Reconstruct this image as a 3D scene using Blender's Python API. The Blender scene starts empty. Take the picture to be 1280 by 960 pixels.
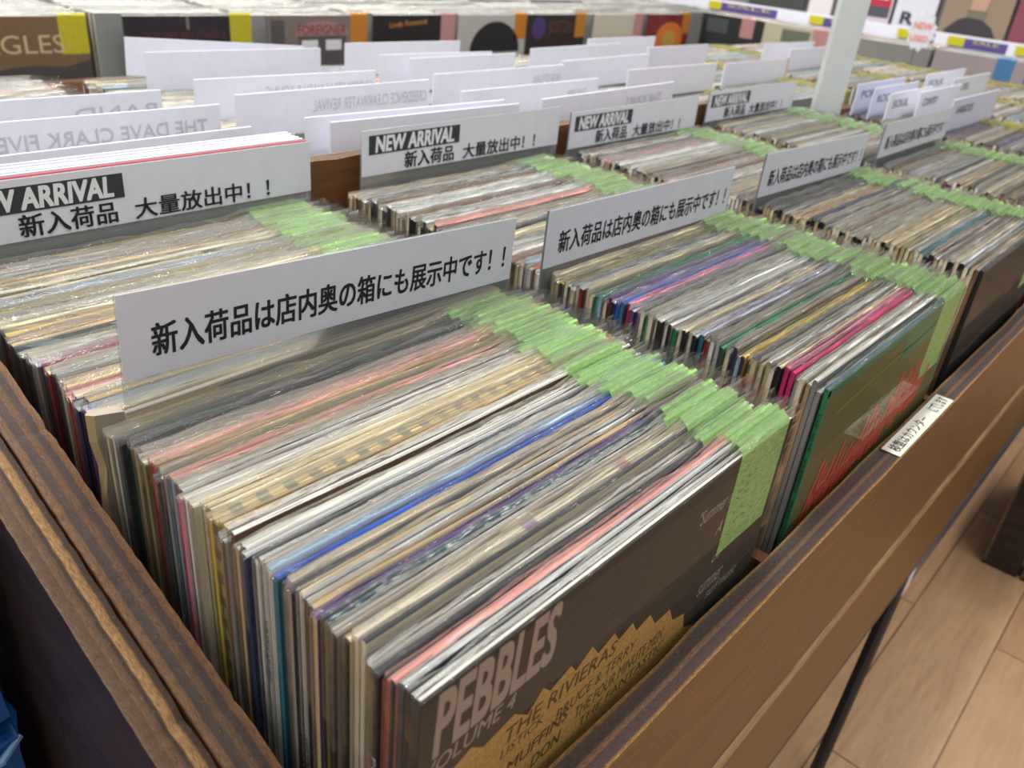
import bpy, math, random
from mathutils import Vector, Matrix
SC = bpy.context.scene
COL = SC.collection
# ------------------------------------------------------------------ camera
R = ((0.66641663, -0.30530417, 0.68020456), (-0.73971894, -0.38490729, 0.5519622), (0.09329933, -0.87099698, -0.48234789))
cd = bpy.data.cameras.new('camera'); cam = bpy.data.objects.new('camera', cd); COL.objects.link(cam)
cd.sensor_width = 36; cd.lens = 1036 / 1280 * 36; cd.clip_start = .02
cam.matrix_world = Matrix([[R[i][0], -R[i][1], -R[i][2], (-0.14849423, -0.14667486, 0.24615961)[i]] for i in range(3)] + [[0, 0, 0, 1]])
cd.dof.use_dof = True; cd.dof.focus_distance = .52; cd.dof.aperture_fstop = 10.5
SC.camera = cam
# ------------------------------------------------------------------ world, lights, exposure
w = bpy.data.worlds.new('world'); SC.world = w; w.use_nodes = True
_t = w.node_tree; _g = _t.nodes.new('ShaderNodeTexCoord'); _s = _t.nodes.new('ShaderNodeSeparateXYZ'); _r = _t.nodes.new('ShaderNodeValToRGB')
_t.links.new(_g.outputs['Generated'], _s.inputs[0]); _t.links.new(_s.outputs[2], _r.inputs[0]); _t.links.new(_r.outputs[0], _t.nodes['Background'].inputs[0])
_r.color_ramp.elements[0].position = 0; _r.color_ramp.elements[0].color = (.46, .45, .44, 1)      # shop interior at eye level
_r.color_ramp.elements[1].position = .6; _r.color_ramp.elements[1].color = (1.0, 1.0, 1.0, 1)      # white ceiling overhead
_t.nodes['Background'].inputs[1].default_value = .72
def area(name, loc, sx, sy, energy, rot=(0, 0, 0), col=(1, .975, .93)):
    l = bpy.data.lights.new(name, 'AREA'); l.shape = 'RECTANGLE'; l.size = sx; l.size_y = sy; l.energy = energy; l.color = col
    o = bpy.data.objects.new(name, l); COL.objects.link(o); o.location = loc; o.rotation_euler = rot
for k, (x, y) in enumerate([(-.5, 1.1), (1.0, 1.1), (2.5, 1.1), (-.3, 2.6), (1.4, 2.6), (3.2, 2.4), (1.3, -.7), (2.8, -.6), (.2, .25)]):
    area('ceiling_lamp', (x, y, 1.75), 1.2, .1, 27 if y > 0 else 13)
SC.view_settings.view_transform = 'Standard'; SC.view_settings.look = 'None'
SC.view_settings.gamma = 1; SC.view_settings.use_curve_mapping = False
SC.view_settings.exposure = 0.04
SC.cycles.transparent_max_bounces = 48
SC.cycles.max_bounces = 8; SC.cycles.caustics_reflective = False; SC.cycles.caustics_refractive = False
rnd = random.Random(11)
# ------------------------------------------------------------------ colours and materials
def L(c):
    r = []
    for v in c[:3]:
        v /= 255; r.append(v / 12.92 if v <= .04045 else ((v + .055) / 1.055) ** 2.4)
    return (*r, 1)
class NT:
    def __init__(s, name):
        s.m = bpy.data.materials.new(name); s.m.use_nodes = True; s.t = s.m.node_tree; s.t.nodes.clear()
        s.out = s.n('ShaderNodeOutputMaterial')
    def n(s, typ, **kw):
        x = s.t.nodes.new(typ)
        for k, v in kw.items():
            if k.startswith('i_'):
                x.inputs[k[2:].replace('_', ' ')].default_value = v
            else: setattr(x, k, v)
        return x
    def l(s, a, b): s.t.links.new(a, b)
    def bsdf(s, col=None, rough=.6, spec=.4, **kw):
        b = s.n('ShaderNodeBsdfPrincipled'); b.inputs['Roughness'].default_value = rough; b.inputs['Specular IOR Level'].default_value = spec
        if col is not None:
            if hasattr(col, 'links'): s.l(col, b.inputs['Base Color'])
            else: b.inputs['Base Color'].default_value = col
        s.l(b.outputs[0], s.out.inputs[0]); return b
    def noise(s, vec, scale, detail=3, rough=.55, dim='3D'):
        x = s.n('ShaderNodeTexNoise'); x.inputs['Scale'].default_value = scale; x.inputs['Detail'].default_value = detail; x.inputs['Roughness'].default_value = rough
        if vec is not None: s.l(vec, x.inputs['Vector'])
        return x.outputs[0]
    def ramp(s, fac, stops, interp='LINEAR'):
        x = s.n('ShaderNodeValToRGB'); x.color_ramp.interpolation = interp; e = x.color_ramp.elements
        while len(e) < len(stops): e.new(.5)
        for el, (p, c) in zip(e, stops): el.position = p; el.color = c
        s.l(fac, x.inputs[0]); return x.outputs[0]
    def mix(s, fac, a, b, mode='MIX'):
        x = s.n('ShaderNodeMix', data_type='RGBA', blend_type=mode)
        for i, v in ((0, fac), (6, a), (7, b)):
            if hasattr(v, 'links'): s.l(v, x.inputs[i])
            else: x.inputs[i].default_value = v
        return x.outputs[2]
    def mapping(s, vec, scale=(1, 1, 1), loc=None):
        x = s.n('ShaderNodeMapping'); x.inputs['Scale'].default_value = scale; s.l(vec, x.inputs[0])
        if loc is not None: s.l(loc, x.inputs['Location'])
        return x.outputs[0]
    def math(s, op, a, b=0.0):
        x = s.n('ShaderNodeMath', operation=op)
        for i, v in ((0, a), (1, b)):
            if hasattr(v, 'links'): s.l(v, x.inputs[i])
            else: x.inputs[i].default_value = v
        return x.outputs[0]
    def bump(s, h, b, strength=.3, dist=.001):
        x = s.n('ShaderNodeBump'); x.inputs['Strength'].default_value = strength; x.inputs['Distance'].default_value = dist
        s.l(h, x.inputs['Height']); s.l(x.outputs[0], b.inputs['Normal'])
W1 = (1, 1, 1, 1); K0 = (0, 0, 0, 1)
def plain(name, c, rough=.6, spec=.4, metal=0):
    t = NT(name); v = t.n('ShaderNodeTexCoord').outputs['Object']
    n = t.noise(v, 60, 3); col = t.mix(t.ramp(n, [(.35, K0), (.7, (.12, .12, .12, 1))]), L(c), L([x * .78 for x in c]))
    b = t.bsdf(col, rough, spec); b.inputs['Metallic'].default_value = metal
    return t.m
def mk_board():
    # printed cardboard: colour comes from the printed colour of each face, with scuffed specks
    t = NT('printed_card'); a = t.n('ShaderNodeAttribute', attribute_name='Col').outputs['Color']
    v = t.n('ShaderNodeTexCoord').outputs['Object']; r = t.n('ShaderNodeObjectInfo').outputs['Random']
    cv = t.n('ShaderNodeCombineXYZ'); t.l(t.math('MULTIPLY', r, 40), cv.inputs[0]); t.l(t.math('MULTIPLY', r, 17), cv.inputs[2])
    mv = t.mapping(v, (1, 1, 1), cv.outputs[0])
    n1 = t.noise(t.mapping(mv, (30, 300, 90)), 3, 4); n2 = t.noise(mv, 45, 4, .65)
    c = t.mix(t.ramp(n1, [(.45, (0, 0, 0, 1)), (.8, (.4, .4, .4, 1))]), a, t.mix(.16, a, (.42, .37, .28, 1)))
    c = t.mix(t.ramp(n2, [(.66, K0), (.8, (.22, .22, .22, 1))]), c, L((176, 160, 128)))
    b = t.bsdf(c, .62, .16); return t.m
def mk_film(name, haze, bumps, fm, rg=.06):
    t = NT(name); v = t.n('ShaderNodeTexCoord').outputs['Object']; r = t.n('ShaderNodeObjectInfo').outputs['Random']
    cv = t.n('ShaderNodeCombineXYZ'); t.l(t.math('MULTIPLY', r, 31), cv.inputs[0]); t.l(t.math('MULTIPLY', r, 53), cv.inputs[1])
    mv = t.mapping(v, (9, 150, 60), cv.outputs[0]); h = t.math('MULTIPLY', t.noise(mv, 1.6, 3, .6), t.math('ADD', .25, t.math('MULTIPLY', t.noise(t.mapping(v, (14, 60, 20), cv.outputs[0]), 1, 1), 2.2)))
    bp = t.n('ShaderNodeBump'); bp.inputs['Strength'].default_value = bumps; bp.inputs['Distance'].default_value = .004; t.l(h, bp.inputs['Height'])
    g = t.n('ShaderNodeBsdfGlossy'); g.inputs['Roughness'].default_value = rg; g.inputs['Color'].default_value = (1, 1, 1, 1); t.l(bp.outputs[0], g.inputs['Normal'])
    tr = t.n('ShaderNodeBsdfTransparent'); tr.inputs[0].default_value = (.985, .985, .98, 1)
    d = t.n('ShaderNodeBsdfDiffuse'); d.inputs[0].default_value = (.85, .87, .86, 1)
    tl = t.n('ShaderNodeBsdfTranslucent'); tl.inputs[0].default_value = (.85, .87, .86, 1)
    ad = t.n('ShaderNodeMixShader'); ad.inputs[0].default_value = .5; t.l(d.outputs[0], ad.inputs[1]); t.l(tl.outputs[0], ad.inputs[2])
    m1 = t.n('ShaderNodeMixShader'); m1.inputs[0].default_value = haze; t.l(tr.outputs[0], m1.inputs[1]); t.l(ad.outputs[0], m1.inputs[2])
    fr = t.n('ShaderNodeFresnel'); fr.inputs[0].default_value = 1.5
    m2 = t.n('ShaderNodeMixShader'); t.l(t.math('MULTIPLY', fr.outputs[0], fm), m2.inputs[0]); t.l(m1.outputs[0], m2.inputs[1]); t.l(g.outputs[0], m2.inputs[2])
    t.l(m2.outputs[0], t.out.inputs[0]); return t.m
def mk_acrylic():
    t = NT('clear_acrylic')
    g = t.n('ShaderNodeBsdfGlossy'); g.inputs['Roughness'].default_value = .06
    tr = t.n('ShaderNodeBsdfTransparent'); tr.inputs[0].default_value = (.96, .97, .96, 1)
    d = t.n('ShaderNodeBsdfDiffuse'); d.inputs[0].default_value = (.8, .83, .82, 1)
    m1 = t.n('ShaderNodeMixShader'); m1.inputs[0].default_value = .2; t.l(tr.outputs[0], m1.inputs[1]); t.l(d.outputs[0], m1.inputs[2])
    fr = t.n('ShaderNodeFresnel'); fr.inputs[0].default_value = 1.45
    m2 = t.n('ShaderNodeMixShader'); t.l(fr.outputs[0], m2.inputs[0]); t.l(m1.outputs[0], m2.inputs[1]); t.l(g.outputs[0], m2.inputs[2])
    t.l(m2.outputs[0], t.out.inputs[0]); return t.m
def mk_tag(name, c):
    t = NT(name); uv = t.n('ShaderNodeUVMap').outputs[0]
    n = t.noise(t.mapping(uv, (16, 60, 1)), 3, 2); b_ = t.noise(t.mapping(uv, (3, 9, 1)), 3, 1)
    ink = t.math('MULTIPLY', t.math('LESS_THAN', t.math('ABSOLUTE', t.math('SUBTRACT', n, .5)), .018), t.math('GREATER_THAN', b_, .5))
    col = t.mix(ink, L(c), L([x * .5 for x in c]))
    b = t.bsdf(col, .7, .2); tl = t.n('ShaderNodeBsdfTranslucent'); t.l(col, tl.inputs[0])
    mx = t.n('ShaderNodeMixShader'); mx.inputs[0].default_value = .35; t.l(b.outputs[0], mx.inputs[1]); t.l(tl.outputs[0], mx.inputs[2]); t.l(mx.outputs[0], t.out.inputs[0]); return t.m
def mk_ply(name, stops):
    # worn plywood edge: u runs across the layers, v along the board in metres
    t = NT(name); uv = t.n('ShaderNodeUVMap').outputs[0]
    wob = t.noise(t.mapping(uv, (.3, 5, 1)), 1.5, 5)
    sx = t.n('ShaderNodeSeparateXYZ'); t.l(uv, sx.inputs[0])
    u = t.math('ADD', sx.outputs[0], t.math('MULTIPLY', t.math('SUBTRACT', wob, .5), .07))
    c = t.ramp(u, [(p_, L(c_)) for p_, c_ in stops])
    gr = t.noise(t.mapping(uv, (9, 60, 1)), 4, 5, .7)
    c = t.mix(t.ramp(gr, [(.38, (.75, .75, .75, 1)), (.58, K0)]), c, L((66, 52, 42)))
    sp = t.noise(t.mapping(uv, (6, 220, 1)), 3, 3, .7)
    c = t.mix(t.ramp(sp, [(.62, K0), (.72, (.6, .6, .6, 1))]), c, L((168, 132, 92)))
    b = t.bsdf(c, .62, .35); t.bump(gr, b, .8, .003); return t.m
def mk_face(name, base, dark, scr, axis_scale=(6, 60, 60), scratches=.66):
    t = NT(name); v = t.n('ShaderNodeTexCoord').outputs['Object']
    g1 = t.noise(t.mapping(v, axis_scale), 2, 5, .6); g2 = t.noise(t.mapping(v, tuple(a * 4 for a in axis_scale)), 2, 4, .7)
    c = t.mix(t.ramp(g1, [(.3, W1), (.68, K0)]), L(base), L(dark))
    c = t.mix(t.ramp(g2, [(scratches, K0), (scratches + .07, (.7, .7, .7, 1))]), c, L(scr))
    b = t.bsdf(c, .42, .4); t.bump(g2, b, .25, .001); return t.m
def mk_floor():
    t = NT('floor_planks'); v = t.n('ShaderNodeTexCoord').outputs['Object']
    br = t.n('ShaderNodeTexBrick'); t.l(t.mapping(v, (1, 1, 1)), br.inputs['Vector'])
    br.inputs['Scale'].default_value = 1; br.inputs['Brick Width'].default_value = .9; br.inputs['Row Height'].default_value = .15; br.inputs['Mortar Size'].default_value = .0016
    br.inputs['Color1'].default_value = L((204, 166, 126)); br.inputs['Color2'].default_value = L((178, 138, 102)); br.inputs['Mortar'].default_value = L((82, 60, 42))
    g = t.noise(t.mapping(v, (3, 30, 1)), 3, 5, .65); g2 = t.noise(v, 7, 3)
    c = t.mix(t.ramp(g, [(.3, (.5, .5, .5, 1)), (.65, K0)]), br.outputs[0], L((150, 112, 78)))
    c = t.mix(t.ramp(g2, [(.4, K0), (.75, (.4, .4, .4, 1))]), c, L((190, 156, 122)))
    b = t.bsdf(c, .38, .45); return t.m
M = dict(board=mk_board(), film=mk_film('clear_film', .008, .05, .34, .03), fold=mk_film('clear_film_fold', .055, .6, .6), fin=mk_film('clear_film_fin', .24, .3, .6), crinkle=mk_film('crinkled_film_fold', .06, 1.0, .8), acrylic=mk_acrylic(), ply=mk_ply('ply_edge', [(0, (206, 158, 94)), (.07, (180, 134, 82)), (.11, (98, 82, 74)), (.38, (86, 75, 72)), (.42, (152, 114, 86)), (.53, (140, 106, 84)), (.57, (92, 80, 74)), (.88, (104, 90, 80)), (.93, (172, 130, 80)), (1, (182, 138, 86))]),
    ply_outer=mk_ply('worn_ply_outer', [(0, (122, 98, 76)), (.08, (104, 80, 60)), (.3, (92, 70, 54)), (.34, (116, 88, 62)), (.5, (90, 68, 52)), (.54, (54, 41, 33)), (.6, (62, 48, 38)), (.64, (172, 134, 86)), (.82, (150, 112, 68)), (.87, (66, 48, 36)), (1, (48, 36, 30))]),
    ply_inner=mk_ply('worn_ply_inner', [(0, (58, 43, 34)), (.05, (126, 96, 66)), (.2, (116, 86, 58)), (.24, (70, 60, 56)), (.44, (80, 68, 62)), (.48, (114, 84, 58)), (.61, (104, 78, 54)), (.65, (70, 60, 56)), (.8, (68, 56, 52)), (.84, (118, 84, 54)), (1, (132, 96, 60))]), floor=mk_floor(),
    tag_green=mk_tag('green_tag_paper', (196, 246, 156)), tag_yellow=mk_tag('yellow_tag_paper', (222, 214, 60)), tag_orange=mk_tag('orange_tag_paper', (226, 152, 62)), tag_pink=mk_tag('pink_tag_paper', (226, 170, 172)), tag_blue=mk_tag('blue_tag_paper', (100, 160, 215)),
    front=mk_face('front_board_varnish', (120, 85, 45), (90, 61, 32), (200, 162, 110), (9, 90, 100), .66),
    low=mk_face('lower_board_varnish', (118, 84, 42), (100, 69, 34), (150, 110, 64), (5, 50, 60), .8),
    band=mk_face('worn_strip', (196, 164, 118), (120, 92, 60), (214, 190, 150), (8, 60, 200), .7),
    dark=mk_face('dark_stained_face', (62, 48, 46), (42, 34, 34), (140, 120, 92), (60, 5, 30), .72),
    inner=mk_face('inner_board', (112, 72, 40), (84, 52, 28), (150, 110, 70), (6, 50, 60), .76),
    steel=plain('black_steel', (36, 38, 44), .35, .5), white=plain('white_plate', (222, 223, 235), .35, .5), label=plain('white_label_paper', (216, 217, 226), .45, .4),
    ink=plain('black_ink', (38, 40, 44), .6, .2), inkbox=plain('dark_green_grey_print', (52, 58, 60), .5, .3), white_ink=plain('white_print', (225, 226, 228), .6, .2), grey_ink=plain('faint_grey_print', (188, 190, 202), .6, .2),
    red_plate=plain('red_plate', (176, 50, 64), .4, .4), blue_plastic=plain('blue_plastic', (30, 88, 160), .3, .6), post=plain('white_post', (188, 192, 192), .3, .5))
# ------------------------------------------------------------------ mesh helpers
class MB:
    def __init__(s): s.v = []; s.f = []; s.c = []; s.mi = []; s.uv = []
    def add(s, vs, fs, col=(.8, .8, .8, 1), mi=0, uvs=None):
        b = len(s.v); s.v += [tuple(q) for q in vs]
        for k, f in enumerate(fs):
            s.f.append([b + i for i in f]); s.c.append(col[k] if isinstance(col, list) else col)
            s.mi.append(mi[k] if isinstance(mi, list) else mi); s.uv.append(uvs[k] if uvs else [(0, 0)] * len(f))
    def box(s, x0, x1, y0, y1, z0, z1, col=(.8, .8, .8, 1), mi=0):
        vs = [(x, y, z) for x in (x0, x1) for y in (y0, y1) for z in (z0, z1)]
        fs = [(0, 1, 3, 2), (4, 6, 7, 5), (0, 4, 5, 1), (2, 3, 7, 6), (0, 2, 6, 4), (1, 5, 7, 3)]   # -x +x -y +y -z +z
        s.add(vs, fs, col, mi)
    def tube(s, a, b, r, n=8, col=(.8, .8, .8, 1), mi=0):
        a = Vector(a); b = Vector(b); d = (b - a).normalized(); u = d.orthogonal().normalized(); w_ = d.cross(u)
        vs = [p + u * (r * math.cos(6.2832 * k / n)) + w_ * (r * math.sin(6.2832 * k / n)) for p in (a, b) for k in range(n)]
        s.add(vs, [(k, (k + 1) % n, n + (k + 1) % n, n + k) for k in range(n)] + [tuple(range(n))[::-1], tuple(range(n, 2 * n))], col, mi)
    def build(s, name, mats, parent=None, smooth=False, loc=None):
        me = bpy.data.meshes.new(name); me.from_pydata(s.v, [], s.f)
        for m in (mats if isinstance(mats, (list, tuple)) else [mats]): me.materials.append(M[m] if isinstance(m, str) else m)
        me.polygons.foreach_set('material_index', s.mi)
        if smooth: me.polygons.foreach_set('use_smooth', [True] * len(s.f))
        ca = me.color_attributes.new('Col', 'FLOAT_COLOR', 'CORNER'); uvl = me.uv_layers.new(name='UVMap')
        cc = []; uu = []
        for f, c, u in zip(s.f, s.c, s.uv):
            for i in range(len(f)): cc += list(c); uu += list(u[i])
        ca.data.foreach_set('color', cc); uvl.data.foreach_set('uv', uu); me.update()
        o = bpy.data.objects.new(name, me); COL.objects.link(o)
        if parent: o.parent = parent
        if loc: o.location = loc
        return o
def tag(o, label, cat, group=None, kind=None):
    o['label'] = label; o['category'] = cat
    if group: o['group'] = group
    if kind: o['kind'] = kind
    return o
def empty(name, loc, label, cat, group=None, rot=(0, 0, 0)):
    o = bpy.data.objects.new(name, None); COL.objects.link(o); o.location = loc; o.rotation_euler = rot; o.empty_display_size = .02
    return tag(o, label, cat, group)
_tx = {}
def text_geo(body, bold=0.0, shear=0.0):
    k = (body, bold, shear)
    if k not in _tx:
        f = bpy.data.curves.new('txt', 'FONT'); f.body = body; f.offset = bold; f.shear = shear; f.resolution_u = 3
        o = bpy.data.objects.new('txt', f); COL.objects.link(o)
        me = bpy.data.meshes.new_from_object(o.evaluated_get(bpy.context.evaluated_depsgraph_get()))
        vs = [v.co.copy() for v in me.vertices]; fs = [tuple(p.vertices) for p in me.polygons]
        bpy.data.objects.remove(o); bpy.data.curves.remove(f); bpy.data.meshes.remove(me)
        x0 = min(v.x for v in vs); x1 = max(v.x for v in vs); y0 = min(v.y for v in vs); y1 = max(v.y for v in vs)
        _tx[k] = ([((v.x - x0) / (x1 - x0), (v.y - y0) / (y1 - y0)) for v in vs], fs)
    return _tx[k]
def lettering(name, body, fr, u0, u1, v0, v1, mat, parent, bold=.02, shear=0, slope=0, mirror=False):
    # fr = (origin, u axis, v axis) in the parent's space
    # heavier type: the strokes are laid down a few times, shifted by a fraction of the letter height
    vs, fs = text_geo(body, 0.0, shear); o, ax, ay = (Vector(q) for q in fr)
    m = MB(); e = max(0, bold) * (v1 - v0); ex = min(e, max(0, bold) * 1.2 * (u1 - u0) / len(body)); nn = ax.cross(ay)
    for q, (i, j) in enumerate(((0, 0), (-1, -.7), (1, -.7), (-1, .7), (1, .7)) if bold > .006 else ((0, 0),)):
        oo = o + ax * (ex * i) + ay * (e * j) + nn * (q * 2e-6)
        m.add([oo + ax * (u0 + (u1 - u0) * ((1 - a) if mirror else a)) + ay * (v0 + (v1 - v0) * b + slope * a) for a, b in vs], fs)
    return m.build(name, mat, parent)
# warm the text cache while the scene is still small
S_BIG = '新入荷品は店内奥の箱にも展示中です！！'
for q in ((S_BIG, 0, 0), ('NEW ARRIVAL', 0, .1), ('新入荷品', 0, 0), ('大量放出中！！', 0, 0)): text_geo(*q)

# ------------------------------------------------------------------ room
FZ = -.84
m = MB(); m.add([(-3, -3, FZ), (9, -3, FZ), (9, 6, FZ), (-3, 6, FZ)], [(0, 1, 2, 3)]); fl = m.build('floor', 'floor'); fl['kind'] = 'structure'
m = MB(); m.box(4.6, 4.7, -3, 6, FZ, 2.0); o = m.build('wall_right', plain('wall_paint', (190, 188, 186), .8, .2)); o['kind'] = 'structure'
m = MB(); m.box(-3, 4.6, 4.4, 4.5, FZ, 2.0); o = m.build('wall_back', bpy.data.materials['wall_paint']); o['kind'] = 'structure'

# ------------------------------------------------------------------ the wooden bin
XE = 2.62
def ply_top(mb, pts, u_of, v_of, mi):
    pass
def sloped_board(name, x0, x1, y0, y1, zf, zb, zbot, mats, parent, nseg=40, jit=.0012, seed=1):
    # board running along y with a sloping, slightly chipped top edge
    r = random.Random(seed); mb = MB(); A = []; ys = [y0 + (y1 - y0) * k / nseg for k in range(nseg + 1)]
    for y in ys:
        z = zf + (zb - zf) * (y - y0) / (y1 - y0)
        ch = r.uniform(.0004, .0011) if r.random() < .04 else 0
        A.append(((x0 + r.uniform(-jit, jit) * .5, y, z + r.uniform(-jit, jit)), (x1 - ch + r.uniform(-jit, jit), y, z - ch + r.uniform(-jit, jit)), (x0, y, zbot), (x1, y, zbot)))
    for k in range(nseg):
        a, b = A[k], A[k + 1]
        mb.add([a[0], a[1], b[1], b[0]], [(0, 1, 2, 3)], mi=1, uvs=[[(0, ys[k]), (1, ys[k]), (1, ys[k + 1]), (0, ys[k + 1])]])
        mb.add([a[0], b[0], b[2], a[2]], [(0, 1, 2, 3)]); mb.add([a[1], b[1], b[3], a[3]], [(3, 2, 1, 0)])
    mb.add([A[0][i] for i in range(4)], [(0, 2, 3, 1)]); mb.add([A[-1][i] for i in range(4)], [(0, 1, 3, 2)])
    return mb.build(name, mats, parent)
binr = empty('record_bin', (.9, -.02, FZ), 'long worn plywood record bin on black steel legs holding the records in front', 'record bin')
binr.location = (0, 0, 0)
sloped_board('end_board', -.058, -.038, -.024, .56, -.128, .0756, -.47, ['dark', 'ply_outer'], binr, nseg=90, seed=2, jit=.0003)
sloped_board('end_lining', -.0365, -.0155, -.0045, .53, -.1216, .0655, -.33, ['inner', 'ply_inner'], binr, nseg=110, seed=3, jit=.00035)
def x_board(name, x0, x1, y0, y1, z0, z1, mats, parent, nseg=60, jit=.0008, seed=1):
    r = random.Random(seed); mb = MB(); A = []; xs = [x0 + (x1 - x0) * k / nseg for k in range(nseg + 1)]
    for x in xs:
        A.append(((x, y0, z1 + r.uniform(-jit, jit)), (x, y1 + r.uniform(-jit, jit), z1 + r.uniform(-jit, jit)), (x, y0, z0), (x, y1, z0)))
    for k in range(nseg):
        a, b = A[k], A[k + 1]
        mb.add([a[0], b[0], b[1], a[1]], [(0, 1, 2, 3)], mi=1, uvs=[[(0, xs[k]), (0, xs[k + 1]), (1, xs[k + 1]), (1, xs[k])]])
        mb.add([a[0], a[2], b[2], b[0]], [(0, 1, 2, 3)]); mb.add([a[1], b[1], b[3], a[3]], [(0, 1, 2, 3)])
        mb.add([a[2], a[3], b[3], b[2]], [(0, 1, 2, 3)])
    mb.add([A[0][i] for i in range(4)], [(0, 1, 3, 2)]); mb.add([A[-1][i] for i in range(4)], [(0, 2, 3, 1)])
    return mb.build(name, mats, parent)
x_board('front_board', -.036, XE, -.0265, -.0055, -.285, -.119, ['front', 'ply'], binr, seed=5)
x_board('worn_strip', -.036, XE, -.0285, -.0055, -.2985, -.2855, ['band', 'band'], binr, seed=6, jit=.0003)
x_board('lower_board', -.036, XE, -.0275, -.0055, -.452, -.299, ['low', 'low'], binr, seed=7, jit=.0002)
x_board('back_board', -.012, 1.435, .535, .553, -.33, .024, ['inner', 'ply'], binr, seed=8)
m = MB(); m.box(-.036, XE, -.004, 1.12, -.345, -.331); m.build('base_board', 'inner', binr)
x_board('back_board', 1.436, XE, .535, .553, -.33, -.03, ['inner', 'ply'], binr, seed=18)
x_board('rear_front_board', -.036, XE, 1.125, 1.146, -.45, -.119, ['front', 'ply'], binr, seed=9)
for k in range(1, 8):
    xx = -.022 + .37 * k
    m = MB(); m.box(xx - .006, xx + .006, .002, .44 if k == 4 else .533, -.33, -.14); m.build('partition', 'inner', binr)
m = MB(); m.box(.86, 2.5, -.0285, -.006, -.488, -.454)
m.build('rail', plain('grey_blue_steel', (74, 80, 90), .35, .5), binr); m = MB(); m.box(-.036, .86, -.0278, -.02, -.459, -.4525); m.build('shadow_strip', 'steel', binr)  # strip: shadow line under the lower board, built as a thin black bar
m = MB(); m.tube((.93, -.014, -.46), (.826, -.02, FZ), .0095, 10); m.build('leg', 'steel', binr)
m = MB(); m.tube((2.5, -.014, -.46), (2.55, -.02, FZ), .0095, 10); m.build('leg', 'steel', binr)
m = MB(); m.tube((.93, 1.05, -.35), (.826, 1.06, FZ), .0095, 10); m.build('leg', 'steel', binr)
m = MB(); m.box(.868, .896, -.0292, -.0286, -.489, -.455); o = m.build('white_sticker', 'label', binr, loc=None)
# notice stuck on the front board's top edge
o = empty('notice_sticker', (.533, -.0255, -.1178), 'white strip sticker of black characters on the plywood front edge below the green record', 'sticker')
m = MB(); m.box(0, .15, 0, .0165, 0, .0004); m.build('paper', plain('cream_sticker_paper', (232, 232, 218), .5, .3), o)
for body, a, b in (('検盤はカウンター', .006, .09), ('にて', .11, .124), ('します', .126, .146)):
    lettering('lettering', body, ((0, 0, .0006), (1, 0, 0), (0, 1, 0)), a, b, .003, .0135, 'ink', o, .01)

# ------------------------------------------------------------------ records
PAL = {'cream': (226, 216, 188), 'ivory': (236, 232, 222), 'pale grey': (196, 197, 194), 'grey': (138, 139, 138), 'charcoal': (56, 57, 60), 'black': (26, 26, 28), 'navy blue': (40, 48, 82), 'cobalt blue': (46, 84, 172), 'teal': (44, 110, 130),
    'pale blue': (150, 178, 200), 'green': (44, 130, 88), 'olive': (128, 120, 80), 'tan': (190, 164, 122), 'mustard': (194, 164, 70), 'brown': (104, 76, 54), 'dark red': (122, 36, 40), 'red': (190, 62, 54), 'salmon pink': (222, 150, 140),
    'pink': (206, 116, 140), 'magenta': (206, 44, 112), 'purple': (92, 66, 118), 'orange': (216, 138, 70), 'lilac': (178, 174, 198), 'taupe': (150, 138, 124), 'sand': (206, 190, 154)}
LIN = {k: L(v) for k, v in PAL.items()}
def jacket_geo(mb, x0, y0, th, zt, cols, r, w=.312, h=.312, nx=8, detail=True):
    # cols: front, spine, top ; sleeve board with a gently waved, worn top edge
    fc, sc_, tc = cols; ph = r.uniform(0, 6.3); am = r.uniform(.0001, .0005) if detail else 0; tz = r.uniform(.0003, .0009) if detail else 0
    P = []
    for k in range(nx + 1):
        x = x0 + w * k / nx; dy = am * math.sin(ph + 5 * k / nx); dz = tz * math.sin(ph * 2 + 9 * k / nx)
        z = zt + dz; c = min(.0008, th * .3)
        P.append([(x, y0 + dy, zt - h), (x, y0 + dy, z - c), (x, y0 + dy + c, z), (x, y0 + dy + th - c, z), (x, y0 + dy + th, z - c), (x, y0 + dy + th, zt - h)])
    for k in range(nx):
        a, b = P[k], P[k + 1]
        for i in range(5):
            u0 = k / nx; u1 = (k + 1) / nx
            mb.add([a[i], b[i], b[i + 1], a[i + 1]], [(0, 1, 2, 3)], fc if i in (0, 4) else tc, 0, [[(u0, i), (u1, i), (u1, i + 1), (u0, i + 1)]])
    a = P[0]; mid = zt - .006
    mb.add([a[0], a[1], a[2], a[3], a[4], a[5]], [(0, 1, 2, 3, 4, 5)][::-1], sc_)
    mb.add(P[-1], [(5, 4, 3, 2, 1, 0)][::-1], fc)
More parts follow.
